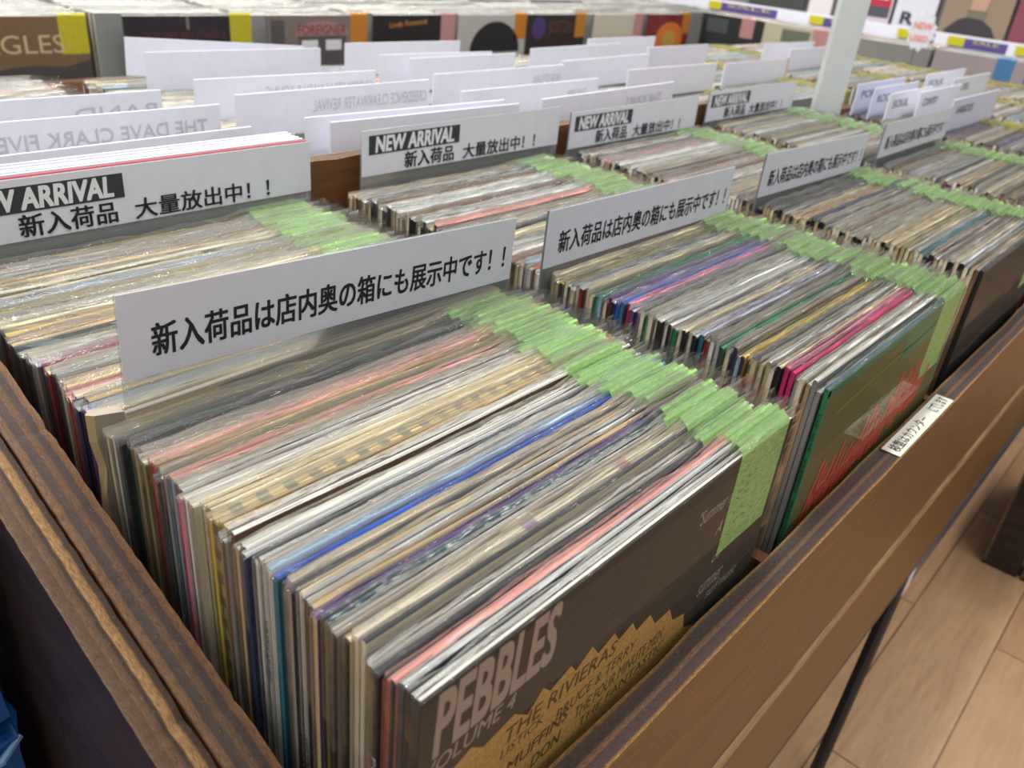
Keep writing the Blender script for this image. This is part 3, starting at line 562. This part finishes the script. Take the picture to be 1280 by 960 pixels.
for k in range(5): mass_column(0, .007, .18, .009, TP, 0, zt=-.006, along='y', sgn=1.83 - .33 * k)
tag(mb.build('record_stock', ['board', 'film', 'tag_green', 'tag_yellow', 'crinkle', 'fin']), 'packed upright records filling the blurred farther bins', 'records', kind='stuff')

# ------------------------------------------------------------------ second island across the aisle: records facing out
isl = empty('record_bin', (1.9, 1.76, FZ), 'brown wooden record bin across the aisle at the top of the picture', 'record bin'); isl.location = (0, 0, 0)
x_board('front_board', .2, 3.24, 1.705, 1.726, -.45, -.119, ['front', 'ply'], isl, seed=12)
m = MB(); m.box(.2, 3.24, 1.727, 2.35, -.345, -.331); m.build('base_board', 'inner', isl)
x_board('back_board', .2, 3.24, 2.35, 2.37, -.45, .0, ['inner', 'ply'], isl, seed=13)
for xx in (.24, 3.2):
    for yy in (1.74, 2.33): m = MB(); m.box(xx - .015, xx + .015, yy - .015, yy + .015, FZ, -.345); m.build('leg', 'steel', isl)
FO = [(.352, 'brown record with pale capital letters and yellow tag at top left corner', (112, 92, 68), 'tag_yellow'), (.742, 'near-black record with faint dark red title and yellow tag', (40, 38, 46), 'tag_yellow'), (1.098, 'grey and pink record with arched lettering and orange tag', (120, 108, 106), 'tag_orange'),
    (1.43, 'dark record with orange script title and pink tag', (34, 32, 36), 'tag_pink'), (1.755, 'pale grey record with a black dome shape and orange tag', (176, 176, 174), 'tag_orange'), (2.072, 'black record with purple roundel and orange tag', (44, 40, 44), 'tag_orange'), (2.43, 'plain cream record with pink tag', (198, 194, 178), 'tag_pink'), (2.775, 'dark red record with glowing orange centre and orange tag', (118, 36, 40), 'tag_orange')]
def face_record(loc, rz, label, col, tagm, zt=.0, tagx=(.255, .312)):
    o = empty('record', loc, label, 'record', 'records standing face out across the aisle', (0, 0, rz)); rr = random.Random(int(loc[0] * 999))
    j = MB(); c = L(col); jacket_geo(j, 0, 0, .005, .312, (c, LIN['charcoal'], LIN['pale grey']), rr, detail=False); jo = j.build('jacket', 'board', o)
    f = MB(); film_geo(f, 0, 0, .005, .312, rr, zb=.02, nx=14, xr=.322); f.build('outer_sleeve', ['film', 'fold', 'fin'], o)
    t_ = MB(); tag_geo(t_, tagx[0], tagx[1], 0, .005, .312, .312 - .074); t_.build('price_tag', tagm, o); return o, jo
frf = ((0, -.0004, .312), (1, 0, 0), (0, 0, 1))
def disc(mb, cx, cz, rx, rz, y=-.0003, n=24, half=False):
    N = n // 2 + 1 if half else n; T = math.pi if half else 2 * math.pi
    mb.add([(cx + rx * math.cos(T * k / n * (2 if half else 1) ), y, .312 + cz + rz * math.sin(T * k / n * (2 if half else 1))) for k in range(N)], [tuple(range(N))])
def quad(mb, x0, x1, z0, z1, y=-.0003): mb.add([(x0, y, .312 + z0), (x1, y, .312 + z0), (x1, y, .312 + z1), (x0, y, .312 + z1)], [(0, 1, 2, 3)])
for k, (x, lb, c, tm) in enumerate(FO):
    o, jo = face_record((x, 1.752, -.312), 0, lb, c, tm)
    if k == 0:
        lettering('lettering', 'EAGLES', frf, .075, .262, -.071, -.036, plain('pale_gold_print', (190, 172, 136)), jo, .0)
        m = MB(); P = [(0, -.118), (.08, -.112), (.15, -.097), (.2, -.094), (.26, -.098), (.312, -.085), (.312, -.16), (0, -.16)]; m.add([(a, -.0003, .312 + b) for a, b in P], [tuple(range(8))]); m.build('dark_hills_print', plain('dark_hills_print', (70, 64, 62)), jo)
    if k == 1:
        lettering('lettering', 'DOOBIE BROTHERS', frf, .04, .24, -.05, -.034, plain('dim_red_print', (92, 34, 44)), jo, .0)
        m = MB(); quad(m, .145, .152, -.03, -.001); m.build('crease_print', plain('grey_print', (110, 110, 112)), jo)
    if k == 2:
        m = MB(); quad(m, .01, .05, -.12, -.012); quad(m, .09, .24, -.12, -.045); m.build('building_print', plain('grey_dark_print', (78, 76, 80)), jo)
        m = MB(); disc(m, .165, -.05, .085, .036, half=True, y=-.00035); m.build('arch_print', plain('pink_grey_print', (150, 118, 116)), jo)
        lettering('lettering', 'FOREIGNER', ((0, -.0005, .312), (1, 0, 0), (0, 0, 1)), .09, .24, -.047, -.024, plain('maroon_print', (104, 40, 48)), jo, .01)
        m = MB(); quad(m, .1, .15, -.085, -.06, -.0004); quad(m, .175, .225, -.085, -.06, -.0004); m.build('notice_print', 'label', jo)
        m = MB(); quad(m, .02, .045, -.11, -.07, -.0004); m.build('red_door_print', plain('red_door_print', (130, 44, 54)), jo)
    if k == 3: lettering('lettering', 'Linda Ronstadt', frf, .06, .2, -.034, -.02, plain('orange_print', (200, 140, 60)), jo, .0, slope=.01)
    if k == 4: m = MB(); disc(m, .17, -.11, .115, .09, half=True); m.build('dome_print', 'ink', jo)
    if k == 5:
        m = MB(); disc(m, .06, -.042, .035, .035); m.build('purple_roundel_print', plain('purple_print', (70, 56, 110)), jo)
        lettering('lettering', 'BOSTON', frf, .11, .24, -.06, -.02, plain('rust_print', (96, 58, 44)), jo, .0)
    if k == 7: m = MB(); disc(m, .17, -.09, .1, .06); m.build('orange_glow_print', plain('orange_glow_print', (214, 120, 50)), jo); m = MB(); disc(m, .17, -.095, .05, .035, y=-.0005); m.build('yellow_core_print', plain('yellow_core_print', (236, 196, 110)), jo)
G3 = 'divider cards among the records across the aisle'
for k, (x, w_, lb) in enumerate([(.35, .33, 'white divider card above the brown lettered record at top left'), (.73, .32, 'white divider card above the near-black record at top left'), (1.09, .32, 'white divider card above the arched-lettering record'), (1.75, .3, 'white divider card with green and yellow corner above the domed record'), (2.1, .3, 'white lettered divider card above the roundel record'), (2.45, .32, 'white lettered divider card above the cream record')]):
    divider(x, 2.05 + .02 * (k % 2), .06, w_, lb, G3, None if k < 3 else ('USED', 'PRICE', 'ROCK')[k - 3], front=True, t0=.4, t1=.8)

# ------------------------------------------------------------------ end shelf at the right: records facing the aisle, price rail, displayed pictures
es = empty('end_shelf', (0, 0, 0), 'tall end shelf at the right with a price rail and face-out records', 'shelf')
m = MB(); m.box(3.262, 3.284, -.2, 1.7, -.45, -.121); m.build('front_board', 'front', es)
m = MB(); m.box(3.285, 3.62, -.2, 2.2, -.345, -.331); m.build('base_board', 'inner', es)
m = MB(); m.box(3.60, 3.62, -.2, 2.2, FZ, 1.1); m.build('back_panel', plain('grey_shelf_panel', (120, 116, 116)), es)
m = MB(); m.box(3.53, 3.6, -.2, 2.2, -.008, .0); m.build('upper_ledge', 'white', es)
m = MB(); m.box(3.5, 3.53, -.2, 2.2, -.004, .042); m.build('price_rail', 'white', es)
for k, (a, b) in enumerate([(1.9, 1.58), (1.42, 1.2), (1.05, .92), (.86, .66), (.62, .42)]):
    m = MB(); m.box(3.4985, 3.4999, b, a, .0, .034); st = m.build('purple_label', plain('purple_label', (84, 70, 132)), es)
    m = MB(); m.box(3.4975, 3.4984, a - .05, a + .012, .004, .036); m.build('yellow_label', 'tag_yellow', es)
    lettering('lettering', 'SALE', ((3.498, 0, 0), (0, -1, 0), (0, 0, 1)), -(a - .08), -(b + .03), .019, .03, plain('yellow_ink', (206, 196, 90)), es, .0)
for k, (y, lb, c, tm) in enumerate([(1.835, 'black record with pink tag facing out beside the white post', (40, 44, 48), 'tag_pink'), (1.52, 'pale record with a dim green picture and pink tag, left of the white post', (188, 184, 164), 'tag_pink'), (.84, 'lilac grey record with blue tag under the price rail at right', (164, 152, 158), 'tag_blue')]):
    o, jo = face_record((3.287, y, -.312), -math.pi / 2, lb, c, tm, tagx=(.21, .27))
    if k == 1: m = MB(); quad(m, .08, .2, -.11, -.015); m.build('picture_print', plain('dim_green_print', (104, 112, 96)), jo)
    if k == 0: m = MB(); quad(m, .05, .15, -.07, -.015); m.build('picture_print', plain('dim_grey_print', (72, 76, 80)), jo)
def poster(y0, y1, z1, col, label, fn=None):
    o = empty('display_sleeve', (3.57, y0, .0), label, 'record', 'pictures displayed on the upper ledge')
    m = MB(); m.box(0, .006, y1 - y0, 0, .001, z1, L(col)); m.build('jacket', 'board', o)
    if fn: fn(o, y0 - y1)
def p_red(o, W):
    m = MB(); m.box(-.002, -.0005, -W * .95, -W * .05, .1, .3); m.build('red_print', plain('crimson_print', (170, 44, 62)), o)
    for z in (.125, .17): lettering('lettering', 'SALE', ((-.003, 0, 0), (0, -1, 0), (0, 0, 1)), W * .15, W * .85, z, z + .02, 'white_ink', o, .02)
    m = MB(); m.box(-.002, -.0005, -W * .95, -W * .05, .06, .1); m.build('dark_print', plain('slate_print', (74, 74, 84)), o)
def p_white(o, W):
    lettering('lettering', 'R', ((-.003, 0, 0), (0, -1, 0), (0, 0, 1)), W * .2, W * .5, .05, .092, plain('black_print', (50, 50, 56)), o, .05)
def p_person(o, W):
    for nm, c, P in (('jacket_print', (58, 52, 56), [(.05, 0), (.1, .07), (.26, .12), (.38, .135), (.62, .13), (.78, .1), (.93, .03), (.95, 0)]), ('scarf_print', (110, 104, 88), [(.38, .13), (.5, .1), (.64, .13), (.66, .17), (.36, .17)]), ('skin_print', (178, 142, 122), [(.4, .165), (.5, .14), (.62, .165), (.66, .25), (.6, .32), (.42, .32), (.37, .25)]), ('hair_print', (62, 48, 40), [(.36, .26), (.42, .29), (.6, .29), (.67, .26), (.66, .34), (.52, .37), (.38, .34)])):
        m = MB(); m.add([(-.001 - .0003 * len(nm) / 4, -W * a, z * .76) for a, z in P], [tuple(range(len(P)))]); m.build(nm, plain(nm, c), o)
poster(1.27, 1.135, .32, (196, 186, 190), 'crimson and grey poster right of the white post', p_red)
poster(1.12, .965, .32, (200, 202, 212), 'white poster with a black letter next to the crimson poster', p_white)
poster(.94, .70, .34, (140, 122, 104), 'picture of a person in dark jacket and scarf at top right', p_person)
poster(.685, .45, .34, (128, 70, 84), 'plain plum picture at the top right corner')
poster(1.76, 1.5, .2, (66, 68, 66), 'dark picture above the price rail left of the white post')
poster(1.48, 1.38, .2, (206, 200, 202), 'small white card above the price rail beside the white post')
# ------------------------------------------------------------------ white post, pop sign, floor crate, blue bundles
m = MB(); m.box(-.024, .024, -.024, .024, -.3305, 1.9); o = m.build('post', 'post', None, loc=(1.66, .5, 0)); o.rotation_euler = (0, 0, .55)
o.location = (1.496, .49, 0); tag(o, 'white square post rising behind the fourth new arrival sign', 'post')
o = empty('shop_sign', (2.9, .79, -.06), 'white jagged sign with red marks on a thin wire stand at upper right', 'sign')
m = MB(); N = 22; rr = random.Random(9)
vs = []
for yy in (0, .003):
    for k in range(N): q = .062 * (1 if k % 2 else .8); vs.append((yy, -q * .75 * math.cos(6.2832 * k / N), .13 + q * math.sin(6.2832 * k / N)))
m.add(vs, [tuple(range(N)), tuple(range(2 * N - 1, N - 1, -1))] + [(k, N + k, N + (k + 1) % N, (k + 1) % N) for k in range(N)]); m.build('board', 'label', o)
lettering('lettering', 'NEW', ((-.001, 0, .13), (0, -1, 0), (0, 0, 1)), -.028, .03, .006, .026, plain('coral_print', (226, 120, 110)), o, .03)
lettering('lettering', 'USED', ((-.001, 0, .13), (0, -1, 0), (0, 0, 1)), -.03, .026, -.03, -.012, bpy.data.materials['coral_print'], o, .03)
m = MB(); m.tube((.0015, .005, .07), (.0015, .005, -.05), .0012, 6); m.build('wire_stand', 'steel', o)
o = empty('wooden_crate', (1.6, -.09, FZ), 'dark slatted wooden crate of records on the floor at lower right', 'crate'); 
o.location = (0, 0, 0)
for k, y in enumerate((-.058, -.133, -.208, -.283, -.358)):
    m = MB(); m.box(1.60, 1.615, y - .066, y, FZ, -.566); m.build('slat', 'dark', o)
    m = MB(); m.box(1.597, 1.60, y - .004, y, FZ + .01, -.568); m.build('slat_edge', mk_face('slat_edge_wood', (134, 108, 78), (92, 70, 50), (160, 130, 96)) if k == 0 else bpy.data.materials['slat_edge_wood'], o)
m = MB(); m.box(1.615, 2.0, -.068, -.058, FZ, -.566); m.build('side_board', 'dark', o)
m = MB(); m.box(1.615, 2.0, -.43, -.069, FZ, FZ + .015); m.build('base_board', 'dark', o)
for k in range(7):
    q = make_record(1.63, -.09 - .045 * k, .01, -.548, C3('sand', 'cream', 'sand'), f'cream record, {ordw(k + 1)} from the near side in the dark floor crate', 'records in the floor crate', 900 + k, False, False); q.name = 'record'
for k, (z0, z1, lb) in enumerate(((-.5, -.195, 'blue plastic bundle, lower of two beside the dark bin end'), (-.188, -.02, 'blue plastic bundle, upper of two beside the dark bin end'))):
    o = empty('plastic_bundle', (-.224, .412, z0), lb, 'bundle', 'blue bundles at lower left')
    m = MB(); rr = random.Random(31 + k); nx, nz = 14, 8; H = z1 - z0
    def ring(z, s):
        P = []
        for a in range(48):
            t = 6.2832 * a / 48; cx = max(-1, min(1, 1.38 * math.cos(t))); cy = max(-1, min(1, 1.38 * math.sin(t)))
            P.append((.154 * cx * s + rr.uniform(-.002, .002), .154 * cy * s + rr.uniform(-.002, .002), z + rr.uniform(-.002, .002)))
        return P
    rings = [ring(H * q, s) for q, s in ((0, .97), (.05, 1), (.3, .99), (.6, 1), (.86, .99), (.94, 1.0), (.985, 1.015), (1, .98), (.99, .5))]
    for a, b in zip(rings, rings[1:]): m.add(a + b, [(i, (i + 1) % 48, 48 + (i + 1) % 48, 48 + i) for i in range(48)])
    m.add(rings[-1], [tuple(range(48))]); m.add(rings[0], [tuple(range(47, -1, -1))]); m.build('wrapping', 'blue_plastic', o)
    m = MB(); m.tube((.138, -.157, H - .012), (.152, -.15, H - .006), .0025, 7); m.tube((-.154, -.157, H - .014), (.14, -.157, H - .012), .0022, 7); m.build('folded_hem', plain('pale_blue_edge', (120, 160, 205), .4, .5), o)
# something for the lower bundle to stand on
m = MB(); m.box(-.5, -.07, .25, 1.0, FZ, -.504); tag(m.build('plinth', 'dark'), 'dark low plinth under the blue bundles', 'plinth')
